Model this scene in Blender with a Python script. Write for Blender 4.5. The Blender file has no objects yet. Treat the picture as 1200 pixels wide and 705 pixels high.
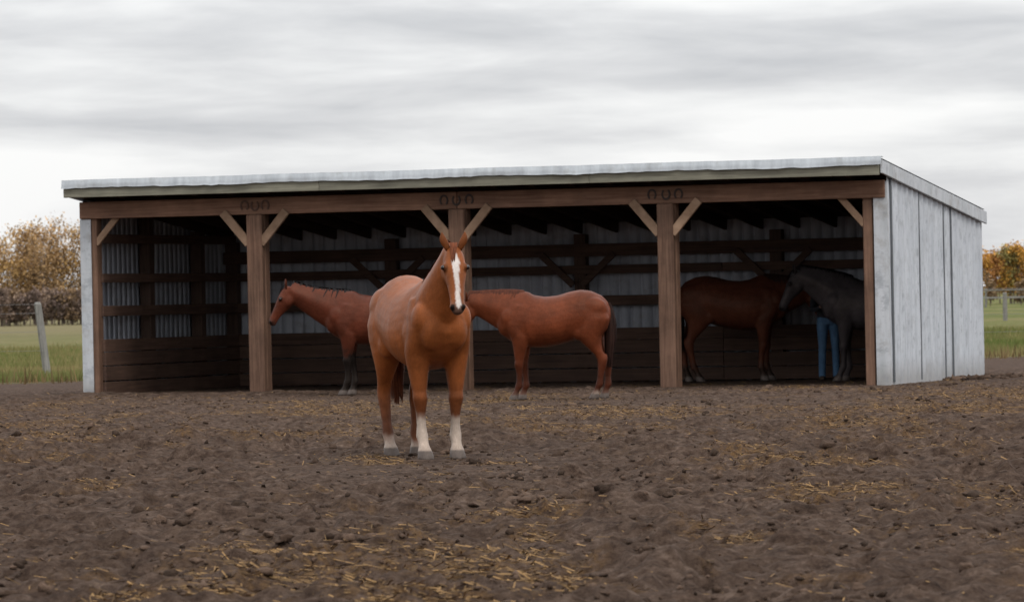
import bpy, bmesh, math, random
import numpy as np
from mathutils import Vector, Matrix
ZOOM=1
random.seed(7); rng=np.random.default_rng(11)
scene=bpy.context.scene
scene.view_settings.view_transform='Standard'
try: scene.view_settings.look='None'
except Exception: pass
scene.view_settings.exposure=0

# ------------------------------------------------------------ helpers
def link(o,parent=None):
    scene.collection.objects.link(o)
    if parent is not None: o.parent=parent
    return o
def empty(name,loc=(0,0,0),rz=0,s=1):
    e=bpy.data.objects.new(name,None); e.location=loc; e.rotation_euler=(0,0,rz); e.scale=(s,s,s)
    e.empty_display_size=0.3
    return link(e)
def nodes(name):
    m=bpy.data.materials.new(name); m.use_nodes=True
    nt=m.node_tree; nt.nodes.clear()
    out=nt.nodes.new('ShaderNodeOutputMaterial'); b=nt.nodes.new('ShaderNodeBsdfPrincipled')
    nt.links.new(b.outputs[0],out.inputs[0])
    return m,nt,b
def N(nt,t,**kw):
    n=nt.nodes.new(t)
    for k,v in kw.items(): setattr(n,k,v)
    return n
def noise(nt,vec,scale,detail=4,rough=.55,dist=0):
    n=N(nt,'ShaderNodeTexNoise'); n.inputs['Scale'].default_value=scale; n.inputs['Detail'].default_value=detail
    n.inputs['Roughness'].default_value=rough; n.inputs['Distortion'].default_value=dist
    if vec is not None: nt.links.new(vec,n.inputs['Vector'])
    return n.outputs['Fac']
def ramp(nt,fac,stops):
    r=N(nt,'ShaderNodeValToRGB'); e=r.color_ramp.elements
    while len(e)<len(stops): e.new(.5)
    for i,(p,c) in enumerate(stops):
        e[i].position=p; e[i].color=(*c,1) if len(c)==3 else c
    nt.links.new(fac,r.inputs[0]); return r.outputs[0]
def mapping(nt,vec,scale):
    m=N(nt,'ShaderNodeMapping'); m.inputs['Scale'].default_value=scale; nt.links.new(vec,m.inputs[0]); return m.outputs[0]
def mix(nt,f,a,b,mode='MIX'):
    m=N(nt,'ShaderNodeMix',data_type='RGBA',blend_type=mode)
    for idx,v in ((0,f),(6,a),(7,b)):
        if isinstance(v,(int,float)): m.inputs[idx].default_value=v
        elif isinstance(v,tuple): m.inputs[idx].default_value=(*v,1) if len(v)==3 else v
        else: nt.links.new(v,m.inputs[idx])
    return m.outputs[2]
def math_(nt,op,a,b=None,c=None,clamp=False):
    m=N(nt,'ShaderNodeMath',operation=op); m.use_clamp=clamp
    for i,v in enumerate((a,b,c)):
        if v is None: continue
        if isinstance(v,(int,float)): m.inputs[i].default_value=v
        else: nt.links.new(v,m.inputs[i])
    return m.outputs[0]
def bump(nt,b,h,strength,dist):
    n=N(nt,'ShaderNodeBump'); n.inputs['Strength'].default_value=strength; n.inputs['Distance'].default_value=dist
    nt.links.new(h,n.inputs['Height']); nt.links.new(n.outputs[0],b.inputs['Normal'])

def wood_mat(name,dark,light,axis,blot=.5,rough=.8):
    m,nt,b=nodes(name)
    tc=N(nt,'ShaderNodeTexCoord'); geo=N(nt,'ShaderNodeNewGeometry')
    sc={'x':(1.2,30,30),'y':(30,1.2,30),'z':(30,30,1.2),'n':(6,6,6)}[axis]
    add=N(nt,'ShaderNodeVectorMath',operation='ADD'); nt.links.new(tc.outputs['Object'],add.inputs[0])
    cx=N(nt,'ShaderNodeCombineXYZ')
    r=math_(nt,'MULTIPLY',geo.outputs['Random Per Island'],37.0)
    for i in range(3): nt.links.new(r,cx.inputs[i])
    nt.links.new(cx.outputs[0],add.inputs[1])
    g=noise(nt,mapping(nt,add.outputs[0],sc),1,6,.65,.3)
    bl=noise(nt,add.outputs[0],2.3,5,.6)
    c=ramp(nt,g,[(.3,dark),(.7,light)])
    mult=math_(nt,'MULTIPLY_ADD',geo.outputs['Random Per Island'],.35,.8)
    bf=math_(nt,'MULTIPLY_ADD',bl,blot*2,1-blot,clamp=False)
    mm=math_(nt,'MULTIPLY',mult,bf)
    v=N(nt,'ShaderNodeVectorMath',operation='SCALE'); nt.links.new(c,v.inputs[0]); nt.links.new(mm,v.inputs['Scale'])
    nt.links.new(v.outputs[0],b.inputs['Base Color']); b.inputs['Roughness'].default_value=rough
    b.inputs['Specular IOR Level'].default_value=.3
    bump(nt,b,g,.4,.01)
    return m
def attr_mat(name,rough=.7,nscale=30,namp=.35,bscale=60,bstr=.2,sheen=0,spec=.5,big=3,bigamp=.25):
    m,nt,b=nodes(name)
    a=N(nt,'ShaderNodeAttribute',attribute_name='Col'); tc=N(nt,'ShaderNodeTexCoord')
    n1=noise(nt,tc.outputs['Object'],nscale,4); n2=noise(nt,tc.outputs['Object'],big,3)
    f=math_(nt,'MULTIPLY',math_(nt,'MULTIPLY_ADD',n1,namp*2,1-namp),math_(nt,'MULTIPLY_ADD',n2,bigamp*2,1-bigamp))
    v=N(nt,'ShaderNodeVectorMath',operation='SCALE'); nt.links.new(a.outputs['Color'],v.inputs[0]); nt.links.new(f,v.inputs['Scale'])
    nt.links.new(v.outputs[0],b.inputs['Base Color']); b.inputs['Roughness'].default_value=rough
    b.inputs['Specular IOR Level'].default_value=spec
    b.inputs['Sheen Weight'].default_value=sheen
    if bstr>0: bump(nt,b,noise(nt,tc.outputs['Object'],bscale,3),bstr,.01)
    return m

def mesh_np(name,V,F,mat=None,parent=None,smooth=False,col=None):
    V=np.asarray(V,dtype=np.float32); F=np.asarray(F,dtype=np.int32)
    me=bpy.data.meshes.new(name); k=F.shape[1]
    me.vertices.add(len(V)); me.vertices.foreach_set('co',V.ravel())
    me.loops.add(F.size); me.loops.foreach_set('vertex_index',F.ravel())
    me.polygons.add(len(F)); me.polygons.foreach_set('loop_start',np.arange(0,F.size,k,dtype=np.int32))
    me.polygons.foreach_set('loop_total',np.full(len(F),k,dtype=np.int32))
    me.update(calc_edges=True)
    if smooth: me.polygons.foreach_set('use_smooth',np.ones(len(F),dtype=bool))
    if col is not None: set_col(me,col)
    if mat: me.materials.append(mat)
    o=bpy.data.objects.new(name,me); return link(o,parent)
def set_col(me,col):
    c=np.ones((len(me.vertices),4),dtype=np.float32); c[:,:3]=col
    a=me.attributes.new('Col','FLOAT_COLOR','POINT'); a.data.foreach_set('color',c.ravel())

def bm_obj(name,bm,mat,parent=None,bevel=0,smooth=False):
    me=bpy.data.meshes.new(name); bmesh.ops.recalc_face_normals(bm,faces=bm.faces); bm.to_mesh(me); bm.free()
    if smooth:
        for p in me.polygons: p.use_smooth=True
    me.materials.append(mat); o=bpy.data.objects.new(name,me); link(o,parent)
    if bevel:
        md=o.modifiers.new('b','BEVEL'); md.width=bevel; md.segments=1; md.limit_method='ANGLE'
    return o
def box(bm,x0,x1,y0,y1,z0,z1):
    vs=[bm.verts.new((x,y,z)) for x in (x0,x1) for y in (y0,y1) for z in (z0,z1)]
    for f in ((0,1,3,2),(4,6,7,5),(0,4,5,1),(2,3,7,6),(0,2,6,4),(1,5,7,3)): bm.faces.new([vs[i] for i in f])
def obox(bm,p0,p1,w,h,side=(0,1,0)):
    p0=Vector(p0);p1=Vector(p1); t=(p1-p0).normalized(); s=Vector(side); s=(s-t*s.dot(t)).normalized(); u=t.cross(s)
    vs=[bm.verts.new(p+s*(w/2*a)+u*(h/2*b)) for p in (p0,p1) for a in (-1,1) for b in (-1,1)]
    for f in ((0,1,3,2),(4,6,7,5),(0,4,5,1),(2,3,7,6),(0,2,6,4),(1,5,7,3)): bm.faces.new([vs[i] for i in f])

def vnoise(X,Y,wl,seed):
    r=np.random.default_rng(seed); T=r.random((256,256)).astype(np.float32)
    th=seed*1.37; c,s=math.cos(th),math.sin(th)
    x=(X*c-Y*s)/wl;y=(X*s+Y*c)/wl; xi=np.floor(x).astype(int); yi=np.floor(y).astype(int)
    fx=x-xi; fy=y-yi; fx=fx*fx*(3-2*fx); fy=fy*fy*(3-2*fy)
    a=T[xi%256,yi%256];b=T[(xi+1)%256,yi%256];c=T[xi%256,(yi+1)%256];d=T[(xi+1)%256,(yi+1)%256]
    return (a*(1-fx)+b*fx)*(1-fy)+(c*(1-fx)+d*fx)*fy-.5

# ------------------------------------------------------------ placement
SH_O=(-6.58,76.4,0); SH_R=-math.radians(19.0)
W=12.77; L=5.85
horses_xy=[(-0.78,43.2),(-2.0,72.6),(.52,66.5),(3.53,77.3),(5.52,75.5)]
patches=[(-.97,24.3,1.0,.9),(-.5,25.2,.6,.7),(0,26.2,.35,1.0),(.25,30.9,.45,1.6),(-1.34,26.8,.5,.8),(-4.15,44.4,.6,3),(2.5,39.3,.5,1.6),(2.93,31.9,.4,1.2),
 (.77,49.6,.9,3),(2.2,33.6,.5,1.2),(-.9,53,1.2,2.5),(-2.5,50,1.0,2.5),(3.5,50,1.0,3),(-5.5,58,1.2,3),(5,57,1.2,3),(1,59,1.5,3),(7,64,1.5,4),(-2,62,1.5,4),(-4.6,50,.9,3),(3.6,41,.5,1.5),(-3.2,37,.4,1.5)]
prng=np.random.default_rng(5)
for i in range(75):
    y=22+50*prng.random(); patches.append(((prng.random()-.5)*.26*y,y,.12+.35*prng.random(),.4+.025*y*prng.random()))
patches=np.array(patches)
def strawfield(X,Y):
    s=np.zeros_like(X)
    for px,py,sx,sy in patches: s=np.maximum(s,np.exp(-((X-px)/sx)**2-((Y-py)/sy)**2))
    s=s*.80+.09+vnoise(X,Y,.5,31)*.7+vnoise(X,Y,.17,32)*.7+vnoise(X,Y,2.5,33)*.5
    s+=np.clip((Y-45)/20,0,1)*.17
    return np.clip(s,0,1)*np.clip((84-Y)/12,0,1)
def height(X,Y):
    n=vnoise(X,Y,3.1,1)*.07+vnoise(X,Y,1.1,2)*.07
    m=vnoise(X,Y,.42,3); n+=np.abs(m)*-.16+.04
    m=vnoise(X+5,Y,.24,7); n+=np.abs(m)*-.12+.03
    n+=vnoise(X,Y,.2,4)*.055+vnoise(X,Y,.1,5)*.05+vnoise(X,Y,.058,15)*.03
    k=vnoise(X,Y,.50,6)+vnoise(X,Y,.13,16)*.25; n+=np.clip(k-.26,0,1)*.36
    k=vnoise(X,Y,.22,8); n-=np.clip(k-.26,0,1)*.30
    amp=(1.0-.5*np.clip((Y-46)/16,0,1))*np.clip((100-Y)/20,.15,1)
    for hx,hy in horses_xy:
        d=np.hypot(X-hx,np.where(Y<hy,(Y-hy)/4.5,Y-hy)); amp=amp*(.22+.78*np.clip((d-1.0)/.9,0,1))
    ins=(Y>76.4-.344*(X+6.65)); amp=np.where(ins&(np.abs(X)<9)&(Y<86),amp*.5,amp)
    return n*amp-.012
fx=np.arange(-10.5,10.5,.034)
xs=np.concatenate([[-6000,-2000,-700,-250,-100,-50,-30,-20,-15,-12.5],fx,[12,15,20,30,50,100,250,700,2000,6000]])
ys=[16.]
while ys[-1]<84: ys.append(ys[-1]+.0011*ys[-1])
ys=np.concatenate([[-3000,-500,-100,-30,0,8,13],ys,[86,90,95,101,108,116,126,140,160,190,240,320,450,700,1200,2500,8000]])
GX,GY=np.meshgrid(xs,ys); nx=len(xs)
H=height(GX,GY); far=(np.abs(GX)>11)|(GY<15.5)|(GY>84.5); H=np.where(far,-.012,H)
V=np.stack([GX,GY,H],-1).reshape(-1,3)
ii=(np.arange(len(ys)-1)[:,None]*nx+np.arange(nx-1)[None,:]).ravel()
F=np.stack([ii,ii+1,ii+nx+1,ii+nx],1)
S=np.where(far,.25,strawfield(GX,GY)).reshape(-1)
m,nt,b=nodes('dirt_and_grass')
geo=N(nt,'ShaderNodeNewGeometry'); P=geo.outputs['Position']
at=N(nt,'ShaderNodeAttribute',attribute_name='Col')
dn=noise(nt,P,11,8,.75); dn2=noise(nt,P,1.1,5,.62); dn3=noise(nt,P,45,4,.7)
dirt=ramp(nt,dn,[(.34,(.034,.020,.0135)),(.46,(.086,.055,.039)),(.57,(.142,.096,.071)),(.70,(.235,.170,.131))])
dirt=mix(nt,math_(nt,'MULTIPLY_ADD',dn2,2.2,-.78,clamp=True),dirt,mix(nt,.6,dirt,(.038,.024,.018)))
sn=ramp(nt,dn3,[(.35,(.095,.052,.025)),(.65,(.26,.150,.062))])
sf=math_(nt,'MULTIPLY',math_(nt,'MULTIPLY_ADD',at.outputs['Fac'],1.7,-.5,clamp=True),ramp(nt,noise(nt,P,17,5,.7),[(.42,(.0,)*3),(.60,(1,)*3)]))
dirt=mix(nt,math_(nt,'MULTIPLY',sf,.85),dirt,sn)
sep=N(nt,'ShaderNodeSeparateXYZ'); nt.links.new(P,sep.inputs[0])
bn=noise(nt,P,.5,4)
e=math_(nt,'ADD',math_(nt,'MULTIPLY_ADD',sep.outputs[0],-.35,sep.outputs[1]),math_(nt,'MULTIPLY_ADD',bn,8,-4))
gm=math_(nt,'MULTIPLY_ADD',e,.5,-47,clamp=True)
Ps=mapping(nt,P,(.12,.035,1)); g1=noise(nt,Ps,1,5,.6); g2=noise(nt,P,1.1,5,.7)
gs=math_(nt,'ADD',math_(nt,'MULTIPLY',g1,.6),math_(nt,'MULTIPLY',g2,.4))
green=ramp(nt,gs,[(.38,(.075,.095,.026)),(.48,(.125,.14,.040)),(.60,(.21,.175,.080))])
tan=ramp(nt,g2,[(.35,(.15,.125,.062)),(.65,(.23,.19,.105))])
ty=math_(nt,'MULTIPLY',math_(nt,'MULTIPLY_ADD',sep.outputs[1],.008,-1.2,clamp=True),math_(nt,'MULTIPLY_ADD',sep.outputs[0],-.1,.2,clamp=True))
gr=mix(nt,math_(nt,'MULTIPLY',ty,.85),green,tan)
col=mix(nt,gm,dirt,gr)
nt.links.new(col,b.inputs['Base Color']); b.inputs['Roughness'].default_value=.95; b.inputs['Specular IOR Level'].default_value=.12
bump(nt,b,noise(nt,P,26,6,.75),1.0,.05)
g=mesh_np('ground',V,F,m,smooth=True,col=np.repeat(S[:,None],3,1))

# clods
def ico(sub):
    bm=bmesh.new(); bmesh.ops.create_icosphere(bm,subdivisions=sub,radius=1)
    v=np.array([q.co[:] for q in bm.verts]); f=np.array([[q.index for q in p.verts] for p in bm.faces]); bm.free(); return v,f
def clods(name,items,mat,sub,smooth):
    iv,jf=ico(sub); VV=[];FF=[];CC=[];off=0
    for (x,y,z,s,fl) in items:
        q=rng.random(3)*20
        d=vnoise(iv[:,0]+q[0]+iv[:,2]*.7,iv[:,1]+q[1]-iv[:,2]*.6,.75,9)*1.2+vnoise(iv[:,0]*1.3+q[1]-iv[:,2],iv[:,1]+q[2]+iv[:,2]*.8,.36,19)*.9
        v=iv*(1+d[:,None])
        a=rng.random()*6.28; c,sn_=math.cos(a),math.sin(a)
        v=v*np.array([s*(.7+.7*rng.random()),s*(.7+.6*rng.random()),s*fl*(.7+.6*rng.random())])
        v=np.stack([v[:,0]*c-v[:,1]*sn_,v[:,0]*sn_+v[:,1]*c,v[:,2]],1)+np.array([x,y,z])
        VV.append(v);FF.append(jf+off);off+=len(v); CC.append(np.tile(np.array([.098,.065,.047])*(.35+.9*rng.random()),(len(v),1)))
    return mesh_np(name,np.concatenate(VV),np.concatenate(FF),mat,smooth=smooth,col=np.concatenate(CC))
clod_mat=attr_mat('clod_mat',rough=.95,nscale=40,namp=.5,bscale=60,bstr=1.0,spec=.1)
items=[]
def addc(x,y,s,fl=.6,lst=items):
    s=min(s,.03+.0012*max(0,y-20)*1.6)
    z=float(height(np.array([x]),np.array([y]))[0]); lst.append((x,y,z+s*fl*.05,s,fl))
for i in range(1700):
    y=20+54*rng.random()**1.15; x=(rng.random()-.5)*2*.125*y
    s=.012+.04*rng.random()**4.5
    addc(x,y,s)
cl_list=[(.10,33,110,.17,.05),(1.02,33.7,30,.1,.045),(.35,33.2,40,.12,.05),(-4.9,46,14,.3,.045),(3.4,33.5,10,.3,.04),(1.3,36,12,.25,.035),(2.9,25.5,18,.2,.03),(-2.6,25.5,10,.4,.03),(-4.5,52,12,.4,.045),(3.5,46,10,.5,.045),(2.6,28,18,.5,.03),(-2.2,33,20,.3,.03),(1.5,55,12,.5,.045),(5,62,14,.6,.05),(7.0,75.6,50,.35,.07),(7.6,76.8,40,.35,.07)]
for i in range(55):
    y=23+48*prng.random(); cl_list.append(((prng.random()-.5)*.22*y,y,int(6+14*prng.random()),.06+.16*prng.random(),.025+.025*prng.random()))
for cx,cy,n,sp,sm in cl_list:
    for k in range(n): addc(cx+rng.normal()*sp,cy+rng.normal()*sp*1.6,sm*(.45+.8*rng.random()),.65)
clods('dirt_clods',items,clod_mat,2,True)
n=18000; yy=20+54*rng.random(n)**1.1; xx=(rng.random(n)-.5)*2*.12*yy; ss=.006+.016*rng.random(n)**2; zz=height(xx,yy)
kp=vnoise(xx,yy,.8,55)>-.15
it2=[(xx[i],yy[i],zz[i]+ss[i]*.2,ss[i],.8) for i in range(n) if kp[i]]
clods('dirt_crumbs',it2,clod_mat,1,False)
# straw ribbons
straw_mat=attr_mat('straw_mat',rough=.8,nscale=3,namp=.1,bstr=0,spec=.2)
def strawpoints(n):
    y=21+58*rng.random(n)**1.1; x=(rng.random(n)-.5)*2*.12*y
    keep=rng.random(n)<np.clip(strawfield(x,y)*1.4-.42,0,1)**1.4+.010
    return x[keep],y[keep]
x,y=strawpoints(290000)
n=len(x); z=height(x,y)+.006
a=rng.random(n)*np.pi*2; l=.010+.042*rng.random(n)**2.5; w=.0018+.0026*rng.random(n); tilt=(rng.random(n)**2)*.4
dx=np.cos(a)*l;dy=np.sin(a)*l;dz=tilt*l; px=-np.sin(a)*w;py=np.cos(a)*w
V=np.stack([np.stack([x-dx+px,y-dy+py,z],1),np.stack([x-dx-px,y-dy-py,z+.002],1),np.stack([x+dx-px,y+dy-py,z+dz*2+w],1),np.stack([x+dx+px,y+dy+py,z+dz*2],1)],1).reshape(-1,3)
F=np.arange(n*4).reshape(-1,4)
cl=np.array([.27,.16,.065])*(.25+.9*rng.random((n,1)))
mesh_np('straw_litter',V,F,straw_mat,col=np.repeat(cl,4,0))

# grass tufts
def blades(name,X,Y,hgt,wid,colf,mat):
    n=len(X); a=rng.random(n)*6.28; lean=rng.random(n)*.5*hgt; b2=rng.random(n)*6.28
    px=np.cos(a)*wid;py=np.sin(a)*wid; z=np.full(n,-.02)
    V=np.stack([np.stack([X-px,Y-py,z],1),np.stack([X+px,Y+py,z],1),np.stack([X+np.cos(b2)*lean,Y+np.sin(b2)*lean,z+hgt],1)],1).reshape(-1,3)
    mesh_np(name,V,np.arange(n*3).reshape(-1,3),mat,col=np.repeat(colf(n,X,Y),3,0))
grass_mat=attr_mat('grass_mat',rough=.8,nscale=.5,namp=.2,bstr=0,spec=.2)
Xa=[];Ya=[]
for sgn in (-1,1):
    n=26000; yy=92+70*rng.random(n)**1.6; t=.075+.045*rng.random(n); xx=sgn*t*yy
    k=yy-.35*xx+vnoise(xx,yy,2,77)*6>94.5; Xa.append(xx[k]);Ya.append(yy[k])
Xa=np.concatenate(Xa);Ya=np.concatenate(Ya); hh=(.06+.13*rng.random(len(Xa)))*(1+np.clip(vnoise(Xa,Ya,1.5,8),0,1)*1.5)
def gc(n,X,Y):
    t=np.clip(vnoise(X,Y,3,9)*1.8+.45+rng.random(n)*.4-.2,0,1)[:,None]
    return np.array([.115,.145,.036])*(1-t)+np.array([.25,.205,.09])*t
blades('grass',Xa,Ya,hh,.012,gc,grass_mat)
n=4200; xx=(rng.random(n)-.5)*60; yy=94.0+.35*xx+rng.normal(size=n)*.9
k=(np.abs(xx)>7.3); xx=xx[k];yy=yy[k]
blades('dry_weeds',xx,yy,.08+.32*rng.random(len(xx))**2,.014,lambda n,X,Y:np.array([.18,.12,.055])*(.5+.7*rng.random((n,1))),grass_mat)

# ------------------------------------------------------------ trees
def tube(VV,FF,p0,p1,r0,r1,k=5):
    p0=np.array(p0,float);p1=np.array(p1,float); t=p1-p0; t/=np.linalg.norm(t)+1e-9
    s=np.cross(t,[.3,.8,.52]); s/=np.linalg.norm(s)+1e-9; u=np.cross(t,s)
    base=VV[0]; ang=np.arange(k)*2*np.pi/k; ring=np.cos(ang)[:,None]*s+np.sin(ang)[:,None]*u
    VV.append(p0+ring*r0);VV.append(p1+ring*r1)
    for i in range(k): FF.append((base+i,base+(i+1)%k,base+k+(i+1)%k,base+k+i))
    VV[0]=base+2*k
def grove(name,specs,leafcols,wood_c,leafn,leafs):
    VV=[0];FF=[];LP=[];LC=[]
    for (x,y,h,ci) in specs:
        spread=h*.28; tr=.016*h
        base=np.array([x,y,-.1]); pts=[base]
        for k in range(1,5): pts.append(base+np.array([rng.normal()*.05*h*k/4,rng.normal()*.05*h*k/4,h*.23*k]))
        for k in range(4): tube(VV,FF,pts[k],pts[k+1],tr*(1-k*.22),tr*(1-(k+1)*.22)+.01)
        ends=[pts[-1]]
        for q in range(16):
            k=rng.integers(1,5); p=pts[k]; a=rng.random()*6.28; r=spread*(.45+.6*rng.random())*(1.15-.17*k)
            e=p+np.array([math.cos(a)*r,math.sin(a)*r,h*(.06+.2*rng.random())]); tube(VV,FF,p,e,tr*.3,.008)
            ends.append(e)
            for w in range(3):
                e2=e+np.array([rng.normal()*.1*h,rng.normal()*.1*h,h*(.02+.1*rng.random())]); tube(VV,FF,e,e2,.014,.005,3); ends.append(e2)
        ends=np.array(ends); n=leafn
        c=ends[rng.integers(0,len(ends),n)]+rng.normal(size=(n,3))*np.array([.06,.06,.055])*h
        c[:,2]=np.maximum(c[:,2],.05)
        LP.append(c); base_c=np.array(leafcols[ci%len(leafcols)])
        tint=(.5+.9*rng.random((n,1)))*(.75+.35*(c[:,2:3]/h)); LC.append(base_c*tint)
    root=empty(name)
    mesh_np('trunks_and_limbs',np.concatenate(VV[1:]),np.array(FF),wood_c,root)
    P=np.concatenate(LP);C=np.concatenate(LC);n=len(P)
    u=rng.normal(size=(n,3));u/=np.linalg.norm(u,axis=1,keepdims=True);v=np.cross(u,rng.normal(size=(n,3)));v/=np.linalg.norm(v,axis=1,keepdims=True)
    s=(leafs*(.5+.8*rng.random((n,1))))
    V=np.stack([P-u*s-v*s*.6,P+u*s-v*s*.6,P+u*s*.8+v*s*.6,P-u*s*.8+v*s*.6],1).reshape(-1,3)
    mesh_np('foliage',V,np.arange(n*4).reshape(-1,4),leaf_mat,root,col=np.repeat(C,4,0))
leaf_mat=attr_mat('leaf_mat',rough=.9,nscale=.4,namp=.25,bstr=0,spec=.05)
bark=wood_mat('bark',(.10,.075,.06),(.19,.15,.12),'z')
sp=[]
for i in range(46):
    x=-66+58*rng.random() if i<34 else -6+70*rng.random()
    sp.append((x,372+16*rng.random(),3.4+1.9*rng.random(),i))
for x,h in ((-41,4.6),(-39.6,4.6),(-38.4,5.2),(-37.4,5.9),(-36.5,6.0),(-35.8,5.7),(-35,6.2),(-34.3,6.1),(-33.6,5.9),(-32.8,6.1),(-32,6),(-38,4.0),(-36.2,4.2),(-34.4,4.4)): sp.append((x,374+4*rng.random(),h,int(x*-10)))
grove('distant_trees',sp,[(.40,.255,.105),(.44,.28,.11),(.34,.22,.11),(.42,.25,.09)],bark,1700,.075)
sp=[(30+34*rng.random(),395+20*rng.random(),2.9+1.0*rng.random(),i) for i in range(40)]+[(39.5+5*rng.random(),388+10*rng.random(),3.0+.9*rng.random(),i) for i in range(9)]
grove('autumn_trees',sp,[(.48,.26,.06),(.50,.31,.07),(.35,.17,.06),(.25,.21,.08)],bark,1500,.085)
sp=[(-70+145*rng.random(),350+14*rng.random(),1.4+.8*rng.random(),i) for i in range(150)]
sp+=[(-43+13*rng.random(),352+10*rng.random(),1.5+.7*rng.random(),i) for i in range(80)]
grove('distant_bushes',sp,[(.20,.145,.115),(.23,.165,.12),(.17,.125,.105),(.23,.155,.09)],bark,420,.09)

# ------------------------------------------------------------ fences
fw=wood_mat('weathered_post',(.13,.125,.115),(.28,.27,.25),'z')
wire,nt,b=nodes('wire'); b.inputs['Base Color'].default_value=(.3,.3,.3,1); b.inputs['Metallic'].default_value=.8; b.inputs['Roughness'].default_value=.5
def fence(name,p0,step,n,hgt,r,lean0=(0,0),rail=None):
    root=empty(name); bm=bmesh.new(); tops=[]
    for i in range(n):
        x=p0[0]+step[0]*i;y=p0[1]+step[1]*i
        lx,ly=(lean0 if i==0 else (rng.normal()*.03,rng.normal()*.03))
        k=9
        rings=[]
        for t in (0,.35,.7,.97,1):
            rr=r*(1.08-.1*t)*(.7 if t==1 else 1)
            rings.append([bm.verts.new((x+lx*t+math.cos(j*6.283/k)*rr,y+ly*t+math.sin(j*6.283/k)*rr,-.15+(hgt+.15)*t)) for j in range(k)])
        for q in range(4):
            for j in range(k): bm.faces.new((rings[q][j],rings[q][(j+1)%k],rings[q+1][(j+1)%k],rings[q+1][j]))
        bm.faces.new(rings[-1]); tops.append((x,y,lx,ly))
    bm_obj('posts',bm,fw,root,smooth=False)
    bm=bmesh.new()
    for i in range(n-1):
        a=tops[i];c=tops[i+1]
        for t in ((.35,.6,.85,.97) if rail is None else (.5,.92)):
            obox(bm,(a[0]+a[2]*t,a[1]+a[3]*t-r,hgt*t),(c[0]+c[2]*t,c[1]+c[3]*t-r,hgt*t),.005 if rail is None else .04,.005 if rail is None else rail,(0,1,0))
    bm_obj('wires' if rail is None else 'rails',bm,wire if rail is None else fw,root)
fence('wire_fence',(-9.2,97.5),(-4.0,.1),10,1.48,.075,(-.19,0))
fence('wire_fence',(-5.2,97.5),(4.0,.35),10,1.4,.075)
fence('wire_fence',(20.2,202),(6,3),14,1.15,.09)
fence('rail_fence',(20,330),(4,1),20,1.25,.07,rail=.09)

# ------------------------------------------------------------ shed
shed=empty('horse_shelter',SH_O,SH_R)
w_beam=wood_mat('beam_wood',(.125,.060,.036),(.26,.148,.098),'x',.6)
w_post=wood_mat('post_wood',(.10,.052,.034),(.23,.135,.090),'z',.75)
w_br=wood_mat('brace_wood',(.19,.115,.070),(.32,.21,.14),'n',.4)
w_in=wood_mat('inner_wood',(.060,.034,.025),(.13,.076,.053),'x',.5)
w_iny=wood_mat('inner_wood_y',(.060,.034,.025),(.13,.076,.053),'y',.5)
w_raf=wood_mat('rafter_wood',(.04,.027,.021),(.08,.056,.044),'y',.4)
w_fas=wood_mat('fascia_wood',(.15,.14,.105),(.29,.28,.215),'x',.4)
def metal_mat(name,c0,c1,dirt,rough,met,top=False):
    m,nt,b=nodes(name); tc=N(nt,'ShaderNodeTexCoord'); O=tc.outputs['Object']
    a=noise(nt,mapping(nt,O,(5,5,.6)),1.5,6,.65); c=noise(nt,O,3.5,6,.7)
    base=ramp(nt,a,[(.3,c0),(.7,c1)])
    d=ramp(nt,c,[(.52,(0,)*3),(.72,(1,)*3)])
    col=mix(nt,math_(nt,'MULTIPLY',d,.6),base,dirt)
    if top:
        sp_=N(nt,'ShaderNodeSeparateXYZ'); nt.links.new(O,sp_.inputs[0])
        t=math_(nt,'ADD',math_(nt,'MULTIPLY_ADD',sp_.outputs[2],-3.2,.75),math_(nt,'MULTIPLY',noise(nt,mapping(nt,O,(1,6,1)),2,5,.7),.9),clamp=True)
        col=mix(nt,math_(nt,'MULTIPLY',t,.5),col,(.2,.17,.14))
        fs=math_(nt,'MULTIPLY',ramp(nt,noise(nt,mapping(nt,O,(1,7,1.6)),2.5,6,.78),[(.52,(0,)*3),(.62,(1,)*3)]),.6)
        col=mix(nt,fs,col,(.26,.28,.31))
    nt.links.new(col,b.inputs['Base Color']); b.inputs['Roughness'].default_value=rough; b.inputs['Metallic'].default_value=met
    bump(nt,b,c,.15,.01); return m
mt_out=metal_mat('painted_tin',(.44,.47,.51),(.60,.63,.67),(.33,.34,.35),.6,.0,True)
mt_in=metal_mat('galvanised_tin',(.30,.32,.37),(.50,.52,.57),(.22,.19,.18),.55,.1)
mt_roof=metal_mat('roof_tin',(.30,.32,.34),(.46,.49,.51),(.25,.25,.23),.5,.2)
mt_trim=metal_mat('trim_tin',(.42,.45,.47),(.58,.60,.63),(.25,.22,.19),.6,.0,True)
rz=lambda y: 3.165-.108*y
def sheet(name,u0,u1,topf,pitch,depth,fn,mat,z0=0.02):
    prof=[(0,0),(.62,0),(.70,1),(.86,1),(.94,0)]; us=[];ds=[]
    k=0
    while u0+k*pitch<u1:
        for p,d in prof:
            u=u0+(k+p)*pitch
            if u<=u1: us.append(u);ds.append(d*depth)
        k+=1
    us.append(u1);ds.append(0); V=[];F=[]; R=7
    for u,d in zip(us,ds):
        for r in range(R):
            z=z0+(topf(u)-z0)*r/(R-1); V.append(fn(u,d+.004*math.sin(u*3.1+r*1.7),z))
    for i in range(len(us)-1):
        for r in range(R-1): q=i*R+r; F.append((q,q+R,q+R+1,q+1))
    return mesh_np(name,V,F,mat,shed)
sheet('side_wall_right',-.02,L,lambda u:rz(u)+.03,.30,.022,lambda u,d,z:(W+.035+d,u,z),mt_out,-.05)
sheet('side_wall_left',-.02,L,lambda u:rz(u)+.03,.19,.035,lambda u,d,z:(-.035-d,u,z),mt_in,-.05)
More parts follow.
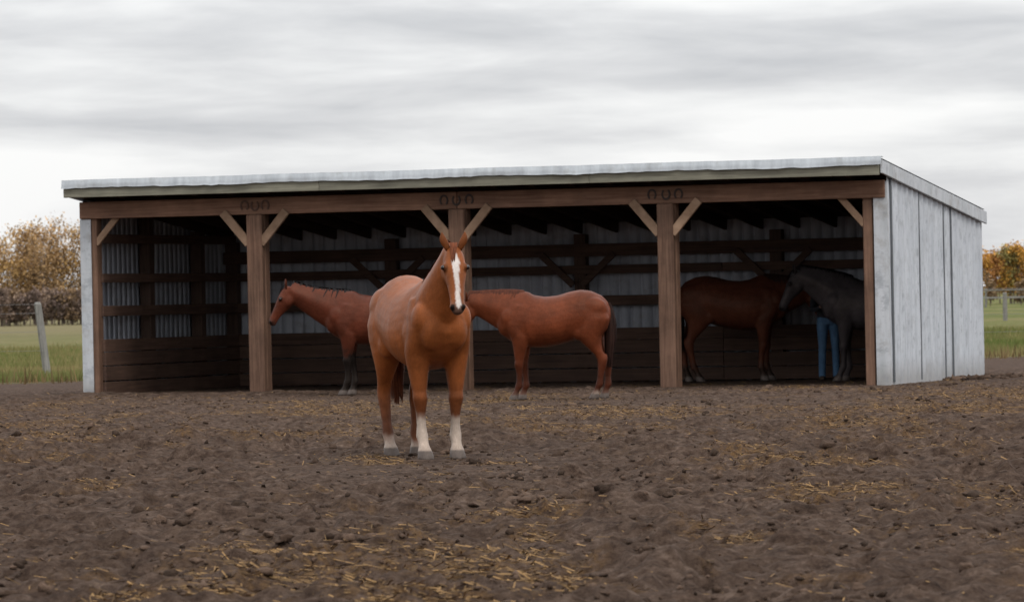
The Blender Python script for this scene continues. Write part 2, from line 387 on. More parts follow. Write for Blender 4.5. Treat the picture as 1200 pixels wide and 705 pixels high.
sheet('back_wall',-.03,W+.03,lambda u:rz(L)+.045,.19,.035,lambda u,d,z:(u,L+.035+d,z),mt_in,-.05)
bm=bmesh.new()
for y,w_ in ((.12,.05),(1.75,.03),(3.25,.035),(3.75,.02)): box(bm,W+.045,W+.066,y,y+w_,.03,rz(y)-.14)
dk,nt_,b_=nodes('seam_dark'); b_.inputs['Base Color'].default_value=(.12,.13,.14,1); b_.inputs['Roughness'].default_value=.8
bm_obj('wall_seams',bm,dk,shed)
bm=bmesh.new()
box(bm,W-.15,W+.055,-.095,-.075,-.05,2.97); box(bm,W+.036,W+.058,-.074,.0,-.05,2.97)
box(bm,-.06,.12,-.095,-.075,-.05,2.72); box(bm,-.06,-.04,-.074,.05,-.05,2.98)
bm_obj('corner_trim',bm,mt_trim,shed)
bm=bmesh.new()
for x0,x1 in ((W+.075,W+.11),(-.14,-.105)):
    y0,y1=-.52,L+.06
    vs=[bm.verts.new((x,y,rz(y)+dz)) for x in (x0,x1) for y in (y0,y1) for dz in (-.14,.055)]
    for f in ((0,1,3,2),(4,6,7,5),(0,4,5,1),(2,3,7,6),(0,2,6,4),(1,5,7,3)): bm.faces.new([vs[i] for i in f])
bm_obj('rake_trim',bm,mt_trim,shed,.006)
V=[];F=[];us=[];k=0
while -.13+k*.25<W+.10:
    for p,d in ((0,0),(.15,0),(.175,.022),(.225,.022)): us.append((-.13+k*.25+p,d))
    k+=1
ysr=np.linspace(-.54,L+.08,8)
for u,d in us:
    for y in ysr: V.append((u,y,rz(y)+.068+d))
for i in range(len(us)-1):
    for r in range(7): q=i*8+r; F.append((q,q+8,q+9,q+1))
mesh_np('roof_sheet',V,F,mt_roof,shed)
V=[];F=[];xsu=np.linspace(-.14,W+.112,110)
for i,u in enumerate(xsu):
    wv=.010*math.sin(u*2.1)+.008*random.uniform(-1,1)
    V+= [(u,-.45,rz(-.45)+.102),(u,-.575,rz(-.57)+.098+wv*.3),(u,-.585,rz(-.57)+.01+wv),(u,-.60+wv,rz(-.57)-.03+wv)]
for i in range(len(xsu)-1):
    for r in range(3): q=i*4+r; F.append((q,q+4,q+5,q+1))
mesh_np('roof_edge_flashing',V,F,mt_roof,shed)
bm=bmesh.new(); e=[-.12,4.1,8.4,W+.07]
for a_,c_ in zip(e[:-1],e[1:]): box(bm,a_,c_-.004,-.555,-.515,rz(-.5)-.165,rz(-.5)+.05)
bm_obj('fascia',bm,w_fas,shed,.005)
bm=bmesh.new(); y=-.5
while y<L+.05:
    y2=min(y+.22,L+.06); vs=[bm.verts.new((x,yy,rz(yy)+dz)) for x in (-.10,W+.06) for yy in (y,y2-.004) for dz in (.035,.06)]
    for f in ((0,1,3,2),(4,6,7,5),(0,4,5,1),(2,3,7,6),(0,2,6,4),(1,5,7,3)): bm.faces.new([vs[i] for i in f])
    y+=.22
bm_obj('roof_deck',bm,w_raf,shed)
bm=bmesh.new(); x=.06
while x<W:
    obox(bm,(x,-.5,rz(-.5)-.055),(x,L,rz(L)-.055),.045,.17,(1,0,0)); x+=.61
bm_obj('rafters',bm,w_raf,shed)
posts=[.13,2.88,6.16,9.45,W-.25]
bm=bmesh.new()
for a_,c_ in ((-.05,6.15),(6.16,W+.03)): box(bm,a_,c_,-.13,-.07,2.73,2.99)
bm_obj('front_beam',bm,w_beam,shed,.008)
bm=bmesh.new(); box(bm,-.0,W,-.065,.12,2.80,2.99); box(bm,0,W,L-.30,L-.22,2.02,2.22); bm_obj('inner_beams',bm,w_in,shed,.006)
bm=bmesh.new()
for i,x in enumerate(posts):
    w_=.125 if i in (1,2,3) else .075
    if i in (0,4): box(bm,x-w_+(.05 if i==0 else 0),x+w_,-.066,.14,-.2,2.79)
    else:
        box(bm,x-w_,x+w_,-.20,-.067,-.2,2.725); box(bm,x-w_,x+w_,-.062,.13,-.2,2.795)
bm_obj('front_posts',bm,w_post,shed,.015)
bm=bmesh.new()
for i,x in enumerate(posts):
    if i in(1,2,3):
        for s in (-1,1): obox(bm,(x+s*.10,-.155,2.28),(x+s*.52,-.155,2.77),.06,.13)
    else:
        s=1 if i==0 else -1
        obox(bm,(x+s*.05,-.03,2.34),(x+s*.42,-.03,2.76),.05,.10)
bm_obj('knee_braces',bm,w_br,shed,.008)
bm=bmesh.new(); 
for x in (.10,2.92,6.19,9.48,W-.12): box(bm,x-.1,x+.1,L-.215,L-.03,-.1,rz(L)-.15)
for y in (2.1,4.2): 
    box(bm,.02,.20,y-.1,y+.1,-.1,rz(y)-.16); box(bm,W-.2,W-.02,y-.1,y+.1,-.1,rz(y)-.16)
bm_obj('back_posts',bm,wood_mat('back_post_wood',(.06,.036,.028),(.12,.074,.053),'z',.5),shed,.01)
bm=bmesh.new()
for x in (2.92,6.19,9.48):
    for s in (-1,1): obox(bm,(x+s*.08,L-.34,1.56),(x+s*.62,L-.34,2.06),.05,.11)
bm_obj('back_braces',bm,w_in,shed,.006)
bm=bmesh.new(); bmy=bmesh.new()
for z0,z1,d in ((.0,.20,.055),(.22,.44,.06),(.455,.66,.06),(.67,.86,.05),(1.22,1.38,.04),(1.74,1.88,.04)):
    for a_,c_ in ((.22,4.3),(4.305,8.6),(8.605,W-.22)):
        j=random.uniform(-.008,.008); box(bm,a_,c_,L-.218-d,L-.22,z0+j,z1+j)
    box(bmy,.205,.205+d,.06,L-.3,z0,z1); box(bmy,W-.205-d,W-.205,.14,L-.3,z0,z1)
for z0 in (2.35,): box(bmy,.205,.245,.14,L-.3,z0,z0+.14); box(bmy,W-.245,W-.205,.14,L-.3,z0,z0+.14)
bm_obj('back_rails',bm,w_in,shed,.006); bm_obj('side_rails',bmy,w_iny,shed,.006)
iron,nt,b=nodes('rusty_iron'); b.inputs['Base Color'].default_value=(.04,.028,.024,1); b.inputs['Roughness'].default_value=.7; b.inputs['Metallic'].default_value=.3
iron2,nt,b=nodes('old_rusty_iron'); b.inputs['Base Color'].default_value=(.085,.045,.03,1); b.inputs['Roughness'].default_value=.8
for gi,xc in enumerate((2.88,6.16,9.45)):
    bm=bmesh.new()
    for j in (-1,0,1):
        cx=xc+j*.2+random.uniform(-.01,.01); cz=2.865; flip=-1 if j!=0 else 1; pr=None
        if xc<3: cx=xc+j*.17
        for i in range(17):
            a=math.radians(-52+ (284)*i/16); R=.068; p=[]
            for rr in (R-.013,R+.013):
                for yy in (-.150,-.133): p.append(bm.verts.new((cx+math.cos(a)*rr*.85,yy,cz-flip*math.sin(a)*rr*1.05)))
            if pr:
                for q in ((0,1),(1,3),(3,2),(2,0)): bm.faces.new((pr[q[0]],pr[q[1]],p[q[1]],p[q[0]]))
            pr=p
    bm_obj('horseshoes',bm,iron2 if gi==0 else iron,shed)

# ------------------------------------------------------------ horse
NR=28
R=math.radians
def loft(bm,rings):
    rs=[[bm.verts.new(p) for p in r] for r in rings]; n=len(rs[0])
    for a,c in zip(rs[:-1],rs[1:]):
        for i in range(n): bm.faces.new((a[i],a[(i+1)%n],c[(i+1)%n],c[i]))
    bm.faces.new(rs[0][::-1]); bm.faces.new(rs[-1])
def ellipsoid(bm,c,r,rot=None):
    m=Matrix.Translation(c)
    if rot is not None: m=m@rot.to_4x4()
    m=m@Matrix.Diagonal((*r,1)); bmesh.ops.create_icosphere(bm,subdivisions=3,radius=1,matrix=m)
def interp(tab,t):
    xs_=[a[0] for a in tab]; return [float(np.interp(t,xs_,[a[i] for a in tab])) for i in range(1,len(tab[0]))]
TR=[(-.87,1.27,1.11,.08),(-.83,1.36,1.00,.17),(-.75,1.45,.93,.235),(-.60,1.52,.88,.285),(-.45,1.54,.85,.30),(-.30,1.515,.81,.31),(-.12,1.465,.765,.325),(.05,1.45,.735,.33),(.2,1.475,.735,.31),(.32,1.53,.745,.285),(.42,1.53,.775,.265),(.52,1.47,.815,.25),(.62,1.38,.88,.22),(.70,1.29,.96,.165),(.74,1.19,1.04,.08)]
FL=[(1.34,.40,.09,.05),(1.2,.44,.15,.085),(1.08,.46,.17,.10),(.98,.44,.15,.105),(.88,.405,.125,.098),(.76,.40,.100,.082),(.65,.405,.078,.067),(.56,.41,.060,.054),(.505,.417,.063,.058),(.45,.41,.051,.047),(.38,.405,.041,.036),(.28,.405,.039,.034),(.23,.405,.047,.040),(.19,.41,.053,.046),(.14,.435,.041,.038),(.10,.455,.043,.042),(.075,.465,.055,.053),(.0,.487,.072,.066)]
HL=[(1.42,-.50,.13,.06),(1.28,-.56,.23,.11),(1.12,-.60,.25,.14),(.99,-.575,.22,.138),(.88,-.57,.175,.115),(.78,-.615,.13,.090),(.69,-.675,.088,.067),(.61,-.735,.068,.052),(.55,-.768,.069,.052),(.48,-.768,.060,.048),(.40,-.757,.048,.042),(.30,-.747,.042,.037),(.24,-.74,.048,.041),(.19,-.735,.053,.046),(.14,-.71,.042,.039),(.10,-.69,.044,.043),(.075,-.68,.055,.054),(0,-.66,.072,.066)]
NK=[(0,.35,.225),(.2,.31,.195),(.4,.26,.16),(.6,.21,.130),(.8,.168,.106),(1,.138,.086)]
HD=[(-.05,.05,-.07,.05),(0,.085,-.11,.072),(.06,.098,-.15,.09),(.13,.100,-.175,.100),(.20,.096,-.170,.104),(.27,.085,-.140,.092),(.34,.074,-.110,.075),(.42,.064,-.086,.064),(.49,.058,-.080,.064),(.55,.052,-.080,.066),(.59,.036,-.072,.057),(.615,.01,-.05,.036)]
HS=.95
def coat_material():
    m,nt,b=nodes('horse_coat'); a=N(nt,'ShaderNodeAttribute',attribute_name='Col'); tc=N(nt,'ShaderNodeTexCoord'); O=tc.outputs['Object']
    n1=noise(nt,mapping(nt,O,(14,30,7)),4,5,.7); n2=noise(nt,O,3.2,4,.6); n3=noise(nt,O,14,4,.6)
    f=math_(nt,'MULTIPLY',math_(nt,'MULTIPLY',math_(nt,'MULTIPLY_ADD',n1,.7,.65),math_(nt,'MULTIPLY_ADD',n2,1.5,.25)),math_(nt,'MULTIPLY_ADD',n3,.6,.70))
    v=N(nt,'ShaderNodeVectorMath',operation='SCALE'); nt.links.new(a.outputs['Color'],v.inputs[0]); nt.links.new(f,v.inputs['Scale'])
    nt.links.new(v.outputs[0],b.inputs['Base Color'])
    nt.links.new(math_(nt,'MULTIPLY_ADD',n3,.25,.29),b.inputs['Roughness']); b.inputs['Specular IOR Level'].default_value=.16
    b.inputs['Specular Tint'].default_value=(1,.8,.65,1)
    h=math_(nt,'ADD',n1,math_(nt,'MULTIPLY',n3,1.5)); bump(nt,b,h,.3,.012); return m
coat_mat=coat_material()
hair_mat=attr_mat('horse_hair',rough=.6,nscale=20,namp=.2,bstr=0,spec=.12)
eye_m,nt,b=nodes('horse_eye'); b.inputs['Base Color'].default_value=(.008,.005,.004,1); b.inputs['Roughness'].default_value=.08
def make_horse(name,loc,rz_,s,coat,hair,leg,poll,ctrl,hpitch,hyaw=0,legdx=(0,0,0,0),blaze=0,socks=None,dark_legs=0,mane_side=1,muzzle=None,voxel=.017,seed=0,neck_yaw=0,manelen=1.0,taildark=None,fat=1.0):
    r=np.random.default_rng(seed+100); root=empty(name,loc,rz_,s)
    bm=bmesh.new(); rings=[]
    for x,zt,zb,w in TR:
        zc=zb+.46*(zt-zb); ring=[]; wth=math.exp(-((x-.38)/.13)**2)*.38
        for i in range(NR):
            a=2*math.pi*i/NR; c,sn=math.cos(a),math.sin(a)
            k=1-(.08+wth)*max(0,sn)**1.5
            yy=w*fat*k*math.copysign(abs(c)**.86,c); zz=zc+(zt-zc)*sn if sn>0 else zc+(zc-zb)*sn
            ring.append((x,yy,zz))
        rings.append(ring)
    loft(bm,rings)
    for tab,sd,dx,side in ((FL,1,legdx[0],.172),(FL,-1,legdx[1],.172),(HL,1,legdx[2],.165),(HL,-1,legdx[3],.165)):
        rings=[]
        for z,x,rx,ry in tab:
            f=max(0,(1.0-z)/1.0); yy=sd*(side+(-.01 if z>.9 else .0)-.03*f); xx=x+dx*f
            rings.append([(xx+(rx*1.03+.003)*math.cos(2*math.pi*i/20),yy+(ry*1.05+.004)*math.sin(2*math.pi*i/20),z) for i in range(20)])
        loft(bm,rings[::-1])
        f=.42
        if tab is HL:
            ellipsoid(bm,(-.815+dx*f,sd*(side-.013),.585),(.03,.022,.05))
            ellipsoid(bm,(-.42,sd*.195,.96),(.10,.08,.13))
            ellipsoid(bm,(-.60,sd*.15,1.26),(.24,.135,.18))
            ellipsoid(bm,(-.75,sd*.12,1.12),(.10,.09,.20))
            ellipsoid(bm,(-.63+dx*.2,sd*.185,.80),(.08,.06,.11))
        else:
            ellipsoid(bm,(.375+dx*.18,sd*.17,.90),(.085,.075,.10))
            ellipsoid(bm,(.38,sd*.205,1.05),(.14,.075,.14))
            ellipsoid(bm,(.61,sd*.105,1.07),(.125,.10,.17))
            ellipsoid(bm,(.56,sd*.17,1.16),(.12,.085,.14))
            ellipsoid(bm,(.42+dx*.3,sd*.17,.73),(.070,.062,.12))
    P0=Vector((.38,0,1.19)); P2=Vector((poll[0],(poll[0]-.38)*math.tan(neck_yaw),poll[1])); P1=Vector((ctrl[0],0,ctrl[1]))
    def nk(t):
        c=P0*(1-t)**2+P1*2*t*(1-t)+P2*t*t; d=((P1-P0)*2*(1-t)+(P2-P1)*2*t).normalized()
        sd=Vector((-d.y,d.x,0)).normalized(); up=d.cross(sd).normalized()
        if up.dot(Vector((-d.z,0,abs(d.x))))<0: up=-up
        bb,aa=interp(NK,t); return c,d,sd,up,bb,aa
    rings=[]
    for k in range(14):
        c,d,sd,up,bb,aa=nk(k/13); ring=[]
        for i in range(NR):
            a=2*math.pi*i/NR; sn=math.sin(a)
            ring.append(c+sd*(aa*math.cos(a)*(1-.4*max(0,sn)**1.3)*(1+.05*math.cos(4*a)))+up*(bb*sn))
        rings.append(ring)
    loft(bm,rings)
    yw=hyaw; hd=Vector((math.cos(hpitch)*math.cos(yw),math.cos(hpitch)*math.sin(yw),-math.sin(hpitch)))
    hs=Vector((-math.sin(yw),math.cos(yw),0)); hn=hs.cross(hd)
    if hn.z<0: hn=-hn
    hn.normalize(); P=P2
    rings=[]
    for k in range(26):
        d0=-.05+.665*k/25; tp,bt,w=interp(HD,d0); zc=(tp+bt)/2+(tp-bt)*.12; ring=[]
        for i in range(NR):
            a=2*math.pi*i/NR; c_,sn=math.cos(a),math.sin(a)
            yy=w*math.copysign(abs(c_)**.85,c_)*(1-.22*max(0,-sn)**1.5); zz=zc+(tp-zc)*sn if sn>0 else zc+(zc-bt)*sn
            ring.append(P+(hd*d0+hs*yy+hn*zz)*HS)
        rings.append(ring)
    loft(bm,rings)
    hrot=Matrix((hd,hs,hn)).transposed()
    for sd in (-1,1):
        ellipsoid(bm,P+(hd*.185+hs*(.086*sd)+hn*.054)*HS,(.036,.030,.030),hrot)
        ellipsoid(bm,P+(hd*.56+hs*(.044*sd)+hn*.012)*HS,(.030,.028,.032),hrot)
        ellipsoid(bm,P+(hd*.15+hs*(.064*sd)-hn*.07)*HS,(.10,.044,.078),hrot)
        ellipsoid(bm,P+(hd*.33+hs*(.058*sd)+hn*.01)*HS,(.12,.018,.02),hrot)
    ellipsoid(bm,P+(hd*.575-hn*.055)*HS,(.03,.040,.027),hrot)
    bmesh.ops.recalc_face_normals(bm,faces=bm.faces)
    me=bpy.data.meshes.new('tmp'); bm.to_mesh(me); bm.free(); ob=bpy.data.objects.new('tmp',me); link(ob)
    md=ob.modifiers.new('r','REMESH'); md.mode='VOXEL'; md.voxel_size=voxel
    md2=ob.modifiers.new('s','SMOOTH'); md2.iterations=5; md2.factor=.5
    dg=bpy.context.evaluated_depsgraph_get(); dg.update()
    me2=bpy.data.meshes.new_from_object(ob.evaluated_get(dg)); bpy.data.objects.remove(ob)
    bm=bmesh.new(); bm.from_mesh(me2); ne=len(bm.verts)
    for sd in (-1,1):
        base=P+(hd*(-.010)+hs*(.058*sd)+hn*.062)*HS; ed=(-hd*.75+hn*.45+hs*(.26*sd)).normalized(); es=hs; en=ed.cross(es).normalized()
        rings=[]
        for t,rr in ((-.25,.022),(0,.028),(.25,.035),(.5,.033),(.75,.021),(.92,.009),(1,.002)):
            rings.append([base+ed*(.135*t)+es*(rr*math.cos(a)+sd*.010*math.sin(t*3))+en*(rr*.5*math.sin(a)) for a in [2*math.pi*i/14 for i in range(14)]])
        loft(bm,rings)
    bmesh.ops.recalc_face_normals(bm,faces=bm.faces); bm.to_mesh(me2); bm.free()
    for p in me2.polygons: p.use_smooth=True
    n=len(me2.vertices); co=np.empty(n*3,dtype=np.float32); me2.vertices.foreach_get('co',co); co=co.reshape(-1,3)
    col=np.tile(np.array(coat,dtype=np.float32),(n,1)); z=co[:,2]
    def blend(c,f): 
        f=np.clip(f,0,1)[:,None]; return col*(1-f)+np.array(c)*f
    nz=vnoise(co[:,0]*1.0+co[:,1]*1.3,z,.05,3+seed)*.05
    rel=(co-np.array(P))/HS; D=rel@np.array(hd); Sd=rel@np.array(hs); Nn=rel@np.array(hn)
    near=(np.abs(Sd)<.16)&(D>-.05)&(np.abs(Nn)<.25)
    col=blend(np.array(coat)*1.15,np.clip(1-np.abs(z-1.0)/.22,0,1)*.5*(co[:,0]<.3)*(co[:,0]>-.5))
    if leg is not None and dark_legs==0: col=blend(leg,(.66-z+nz)/.3*.85)
    if dark_legs>0: col=blend(leg,(dark_legs-z+nz*2)/.14)
    if socks:
        for (xs_,ys_,hgt) in socks:
            mk=(np.sign(co[:,0])==xs_)&(np.sign(co[:,1])==ys_); col=np.where(mk[:,None],blend((.42,.34,.28),(hgt-z+nz)/.09),col)
    hoof=np.clip((.078-z)/.008,0,1); col=blend((.11,.09,.08),hoof)
    if socks: col=blend((.14,.10,.08),np.clip((.16-z)/.12,0,1)*.5*(1-hoof))
    col=blend(muzzle if muzzle is not None else np.array(coat)*.4,near*np.clip((D-.50)/.09,0,1)*.8)
    if blaze:
        bw=np.interp(D,[.03,.09,.16,.25,.40,.50,.56,.60],[0,.018,.038,.027,.022,.028,.026,.0])*blaze+nz*.12
        col=blend((.62,.56,.52),near*(Nn>.0)*np.clip((bw-np.abs(Sd-.004))/.006,0,1))
    for sd in (-1,1):
        dn=np.sqrt(((D-.578)/.028)**2+((Sd-.046*sd)/.022)**2+((Nn-.02)/.045)**2); col=blend((.008,.006,.006),near*np.clip((1.15-dn)/.3,0,1))
        de=np.sqrt(((D-.19)/.045)**2+((Nn-.052)/.03)**2); col=blend(np.array(coat)*.2,near*(np.sign(Sd)==sd)*(np.abs(Sd)>.07)*np.clip((1.2-de)/.4,0,1)*.85)
    col=blend(np.array(coat)*.15,near*(D>.44)*np.clip(1-np.abs(Nn+.045-(D-.44)*.15)/.008,0,1)*.7)
    col[ne:]*=.6
    set_col(me2,col); me2.materials.append(coat_mat); me2.name='body'
    link(bpy.data.objects.new('body',me2),root)
    bm=bmesh.new()
    for sd in (-1,1): ellipsoid(bm,P+(hd*.19+hs*(.104*sd)+hn*.056)*HS,(.021,.021,.021))
    bm_obj('eyes',bm,eye_m,root,smooth=True)
    V=[];F=[];C=[]
    def ribbon(pts,w0,wd,c):
        o=len(V); k=len(pts)
        for i,p in enumerate(pts):
            w=w0*(1-.75*(i/(k-1))**2); V.append(p-wd*w);V.append(p+wd*w); C.append(c);C.append(c)
        for i in range(k-1): F.append((o+2*i,o+2*i+1,o+2*i+3,o+2*i+2))
    def hc(): return np.array(hair)*(.6+.8*r.random())
    for i in range(1100):
        t=.10+.90*r.random(); c,d,sd,up,bb,aa=nk(t); ln=(.30+.40*r.random())*manelen*(1-.25*abs(t-.5)); sg=mane_side if r.random()<.97 else -mane_side; pts=[]
        sw=r.normal()*.018; off=1.03+.10*r.random(); up0=.014*r.random()
        for k in range(6):
            q=k/5; th=math.pi/2*(1-q*ln); rad=1-.4*max(0,math.sin(th))**1.3
            p=c+sd*(sg*aa*math.cos(th)*off*rad)+up*(bb*math.sin(th)+.006+up0*(1-q))
            p=p+Vector((0,0,-1))*(q*q*.05)+d*(sw*q*2-.03*q); pts.append(p)
        ribbon(pts,.008+.005*r.random(),d,hc())
    for i in range(110):
        t=r.random(); a0=(r.random()-.5)*.06; ln=.09+.11*r.random(); pts=[]
        for k in range(5):
            q=k/4; pts.append(P+(hd*(-.05+ln*q+.01)+hs*(a0*(1-.5*q)+.018*q*mane_side)+hn*(.095+.018*math.sin(q*3)+.006*r.random()))*HS)
        ribbon(pts,.006,hs,hc())
    th_=np.array(taildark if taildark is not None else hair)
    for i in range(380):
        a=r.random()*6.28; rr=r.random()**.5; ln=.68+.24*r.random(); pts=[]
        for k in range(8):
            q=k/7; R_=.025+.065*math.sin(min(1,q*1.15)*2.5)
            pts.append(Vector((-.845-.045*math.sin(min(1,q*2)*1.57)+.055*q+math.cos(a)*rr*R_,math.sin(a)*rr*R_*.9,1.35-ln*q)))
        wd=Vector((math.cos(a+1.57),math.sin(a+1.57),0)); ribbon(pts,.010,wd,th_*(.55+.8*r.random()))
    mesh_np('mane_and_tail',[tuple(v) for v in V],F,hair_mat,root,col=np.array(C))
    return root
make_horse('horse',(-.79,43.35,0),R(-73),1.045,(.225,.066,.019),(.12,.034,.013),(.10,.034,.016),(.90,1.71),(.70,1.48),R(58),hyaw=R(-11),neck_yaw=R(2),legdx=(0,.03,-.05,.10),blaze=1,
  socks=[(1,1,.38),(1,-1,.40),(-1,-1,.2),(-1,1,.15)],mane_side=-1,muzzle=(.11,.075,.062),seed=1,voxel=.014,fat=.97)
make_horse('horse',(-2.02,72.6,0),R(182),1.0,(.090,.023,.012),(.010,.008,.008),(.012,.009,.008),(1.26,1.56),(.85,1.33),R(60),legdx=(.02,-.12,0,.1),dark_legs=.70,mane_side=-1,seed=2,muzzle=(.03,.02,.018),hyaw=R(4))
make_horse('horse',(.50,66.5,0),R(176),.955,(.122,.030,.012),(.075,.021,.010),(.06,.016,.008),(1.14,1.40),(.85,1.35),R(70),legdx=(.04,-.06,.05,-.08),socks=[(-1,1,.12)],mane_side=1,seed=3,taildark=(.025,.011,.008),manelen=.9,hyaw=R(25),fat=1.03)
make_horse('horse',(3.53,77.3,0),R(-3),1.08,(.090,.029,.016),(.03,.016,.012),(.03,.018,.014),(1.12,1.30),(.85,1.28),R(72),legdx=(.0,-.1,-.05,.12),dark_legs=.3,mane_side=-1,seed=4,taildark=(.012,.01,.009))
make_horse('horse',(5.52,75.5,0),R(180),1.05,(.050,.043,.045),(.012,.010,.010),None,(1.08,1.56),(.80,1.46),R(62),legdx=(.06,-.08,0,.0),mane_side=-1,seed=5,hyaw=R(5))

# ------------------------------------------------------------ person
pr=empty('person',(4.90,76.45,0),R(-90))
def chain(bm,pts,n=16):
    pts=[(Vector(p),a,b_) for p,a,b_ in pts]; rings=[]
    for i,(p,a,b_) in enumerate(pts):
        t=(pts[min(i+1,len(pts)-1)][0]-pts[max(i-1,0)][0]).normalized(); s_=Vector((0,1,0)); s_=(s_-t*s_.dot(t)); 
        if s_.length<.1: s_=Vector((1,0,0))-t*t.x
        s_.normalize(); u=t.cross(s_)
        rings.append([p+s_*(a*math.cos(2*math.pi*j/n))+u*(b_*math.sin(2*math.pi*j/n)) for j in range(n)])
    loft(bm,rings)
def remeshed(name,bm,mat,vox,parent):
    bmesh.ops.recalc_face_normals(bm,faces=bm.faces); me=bpy.data.meshes.new('t'); bm.to_mesh(me); bm.free(); ob=bpy.data.objects.new('t',me); link(ob)
    md=ob.modifiers.new('r','REMESH'); md.mode='VOXEL'; md.voxel_size=vox
    md2=ob.modifiers.new('s','SMOOTH'); md2.iterations=3
    dg=bpy.context.evaluated_depsgraph_get(); dg.update(); me2=bpy.data.meshes.new_from_object(ob.evaluated_get(dg)); bpy.data.objects.remove(ob)
    for p in me2.polygons: p.use_smooth=True
    me2.materials.clear(); me2.materials.append(mat); me2.name=name; return link(bpy.data.objects.new(name,me2),parent)
jeans=wood_mat('denim',(.05,.11,.20),(.10,.19,.31),'n',.4); jack=wood_mat('jacket_cloth',(.02,.022,.03),(.04,.042,.05),'n',.3)
skin=wood_mat('skin',(.42,.26,.19),(.5,.32,.24),'n',.1); bootm=wood_mat('boot_leather',(.03,.02,.015),(.06,.04,.03),'n',.3); hairm=wood_mat('person_hair',(.04,.025,.015),(.07,.045,.03),'z',.2)
bm=bmesh.new()
for sd in (-1,1): chain(bm,[((0,.09*sd,.97),.09,.11),((.0,.095*sd,.80),.088,.10),((.015,.10*sd,.52),.062,.068),((.0,.105*sd,.40),.06,.066),((-.01,.11*sd,.15),.055,.058),((-.01,.11*sd,.05),.058,.062)])
chain(bm,[((0,0,.86),.15,.11),((.0,0,.95),.175,.125),((.01,0,1.04),.16,.11)])
remeshed('jeans',bm,jeans,.014,pr)
bm=bmesh.new()
for sd in (-1,1): chain(bm,[((-.06,.11*sd,.10),.045,.045),((-.04,.11*sd,.04),.048,.05),((.06,.115*sd,.035),.048,.035),((.17,.12*sd,.025),.035,.022)])
remeshed('boots',bm,bootm,.012,pr)
bm=bmesh.new()
chain(bm,[((.0,0,.98),.185,.13),((.02,0,1.10),.175,.125),((.06,0,1.25),.20,.13),((.10,0,1.36),.20,.12),((.12,0,1.43),.12,.09),((.13,0,1.46),.065,.065)])
for sd in (-1,1): chain(bm,[((.10,.17*sd,1.37),.065,.07),((.14,.23*sd,1.24),.058,.06),((.20,.25*sd,1.10),.05,.05),((.32,.20*sd,1.10),.042,.042),((.44,.14*sd,1.14),.038,.038)])
remeshed('jacket',bm,jack,.014,pr)
bm=bmesh.new()
chain(bm,[((.12,0,1.42),.055,.058),((.15,0,1.50),.055,.06)])
ellipsoid(bm,(.185,0,1.58),(.095,.077,.115)); ellipsoid(bm,(.225,0,1.535),(.05,.055,.06)); ellipsoid(bm,(.283,0,1.56),(.022,.014,.025))
for sd in (-1,1):
    ellipsoid(bm,(.17,.08*sd,1.57),(.018,.01,.03))
    chain(bm,[((.43,.14*sd,1.14),.028,.024),((.48,.13*sd,1.145),.042,.018),((.525,.125*sd,1.15),.042,.016)])
    for f in range(4):
        y=.125*sd+(-.03+.02*f); ln=(.07,.08,.075,.06)[f]
        chain(bm,[((.515,y,1.15),.0095,.0095),((.515+ln*.55,y,1.145),.009,.009),((.515+ln*.9,y,1.125),.008,.008)],10)
    chain(bm,[((.46,.13*sd-.035*sd,1.14),.012,.012),((.49,.13*sd-.06*sd,1.135),.010,.010),((.52,.13*sd-.065*sd,1.125),.009,.009)],10)
remeshed('head_and_hands',bm,skin,.006,pr)
bm=bmesh.new()
ellipsoid(bm,(.165,0,1.615),(.10,.085,.10)); bm_obj('hair',bm,hairm,pr,smooth=True)
bm=bmesh.new()
for sd in (-1,1): ellipsoid(bm,(.268,.03*sd,1.585),(.01,.013,.009))
bm_obj('eyes',bm,eye_m,pr,smooth=True)

# ------------------------------------------------------------ world
w=bpy.data.worlds.new('World'); scene.world=w; w.use_nodes=True; nt=w.node_tree; nt.nodes.clear()
out=N(nt,'ShaderNodeOutputWorld'); sky=N(nt,'ShaderNodeTexSky'); sky.sky_type='NISHITA'; sky.sun_disc=False
sun_el=R(50); sun_az=R(152)
sky.sun_elevation=sun_el; sky.sun_rotation=sun_az
bgA=N(nt,'ShaderNodeBackground'); bgA.inputs[1].default_value=.08; nt.links.new(sky.outputs[0],bgA.inputs[0])
tc=N(nt,'ShaderNodeTexCoord'); G=tc.outputs['Generated']
sepw=N(nt,'ShaderNodeSeparateXYZ'); nt.links.new(G,sepw.inputs[0]); Z=sepw.outputs[2]; Xw=sepw.outputs[0]
mp=N(nt,'ShaderNodeMapping'); mp.inputs['Scale'].default_value=(9,9,62); mp.inputs['Rotation'].default_value=(0,R(1.0),0); nt.links.new(G,mp.inputs[0])
c1=noise(nt,mp.outputs[0],1.0,7,.52,.35)
mp2=N(nt,'ShaderNodeMapping'); mp2.inputs['Scale'].default_value=(22,22,120); mp2.inputs['Location'].default_value=(3,1,2); nt.links.new(G,mp2.inputs[0])
c2=noise(nt,mp2.outputs[0],1.0,6,.55,.4)
def blob(x,z,sx,sz):
    a=math_(nt,'MULTIPLY',math_(nt,'SUBTRACT',Xw,x),1/sx); c=math_(nt,'MULTIPLY',math_(nt,'SUBTRACT',Z,z),1/sz)
    s=math_(nt,'ADD',math_(nt,'MULTIPLY',a,a),math_(nt,'MULTIPLY',c,c)); return math_(nt,'POWER',2.718,math_(nt,'MULTIPLY',s,-1))
v=math_(nt,'ADD',math_(nt,'MULTIPLY',c1,1.15),math_(nt,'MULTIPLY_ADD',c2,.45,-.30))
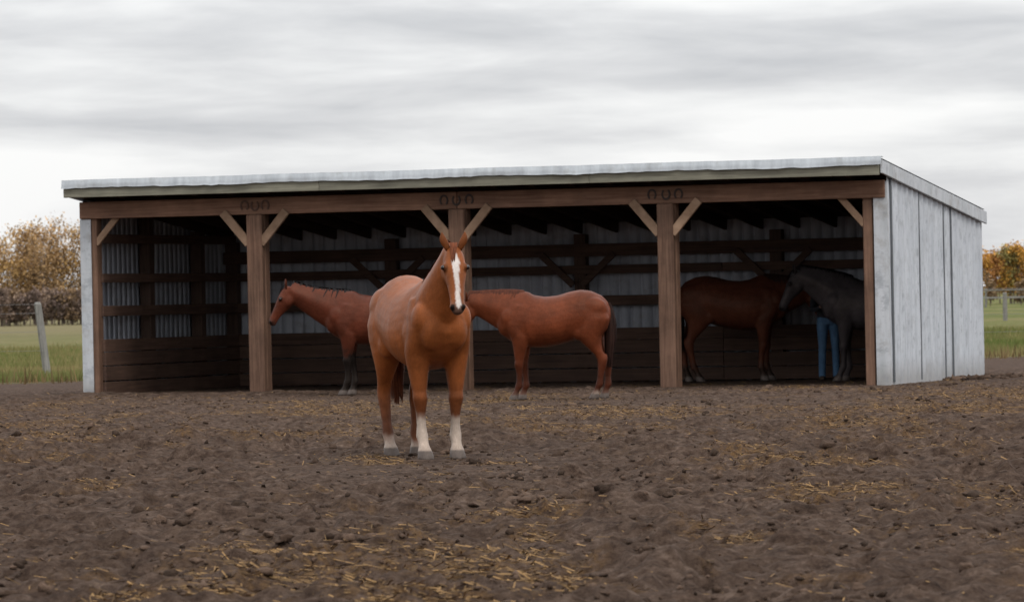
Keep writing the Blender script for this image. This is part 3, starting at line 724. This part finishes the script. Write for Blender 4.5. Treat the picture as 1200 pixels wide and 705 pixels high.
for (x,z,sx,sz,amp) in ((.085,.037,.03,.006,.26),(.10,.024,.03,.006,-.16),(-.02,.040,.09,.007,-.10),(-.04,.052,.07,.004,-.03),(.0,.028,.08,.005,.09),(-.10,.02,.03,.02,.16),(.06,.050,.06,.004,-.06),(.05,.058,.08,.004,.10),(-.08,.060,.05,.003,.08)):
    v=math_(nt,'ADD',v,math_(nt,'MULTIPLY',blob(x,z,sx,sz),amp))
low=math_(nt,'MULTIPLY_ADD',Z,-7,.18,clamp=True)
v=math_(nt,'ADD',v,low)
cc_=ramp(nt,v,[(.30,(.58,.59,.62)),(.48,(.73,.735,.755)),(.60,(.86,.865,.875)),(.75,(.99,.99,.99))])
bgB=N(nt,'ShaderNodeBackground'); nt.links.new(cc_,bgB.inputs[0])
nt.links.new(math_(nt,'MULTIPLY_ADD',math_(nt,'MAXIMUM',Z,0),1.5,1.0),bgB.inputs[1])
ms=N(nt,'ShaderNodeMixShader'); ms.inputs[0].default_value=.9; nt.links.new(bgA.outputs[0],ms.inputs[1]); nt.links.new(bgB.outputs[0],ms.inputs[2])
nt.links.new(ms.outputs[0],out.inputs[0])
sl=bpy.data.lights.new('sun','SUN'); sl.energy=1.2; sl.angle=R(14); sl.color=(1,.94,.86); so=bpy.data.objects.new('sun',sl); link(so)
dirv=Vector((math.sin(sun_az)*math.cos(sun_el),math.cos(sun_az)*math.cos(sun_el),math.sin(sun_el)))
so.rotation_euler=dirv.to_track_quat('Z','Y').to_euler(); so.location=(20,-20,40)

# ------------------------------------------------------------ camera
cam=bpy.data.cameras.new('camera'); co_=bpy.data.objects.new('camera',cam); link(co_)
cam.lens=173.25*ZOOM; cam.sensor_width=36; cam.clip_end=20000; cam.clip_start=.5
r_=.0205; c_,s_=math.cos(r_),math.sin(r_)
M=Matrix(((c_,s_,0),(0,0,-1),(-s_,c_,0)))
M=Matrix.Rotation(-.00095,3,'X')@M
co_.matrix_world=Matrix.Translation((0,0,1.4))@M.to_4x4()
cam.dof.use_dof=True; cam.dof.focus_distance=43.5; cam.dof.aperture_fstop=9
scene.camera=co_
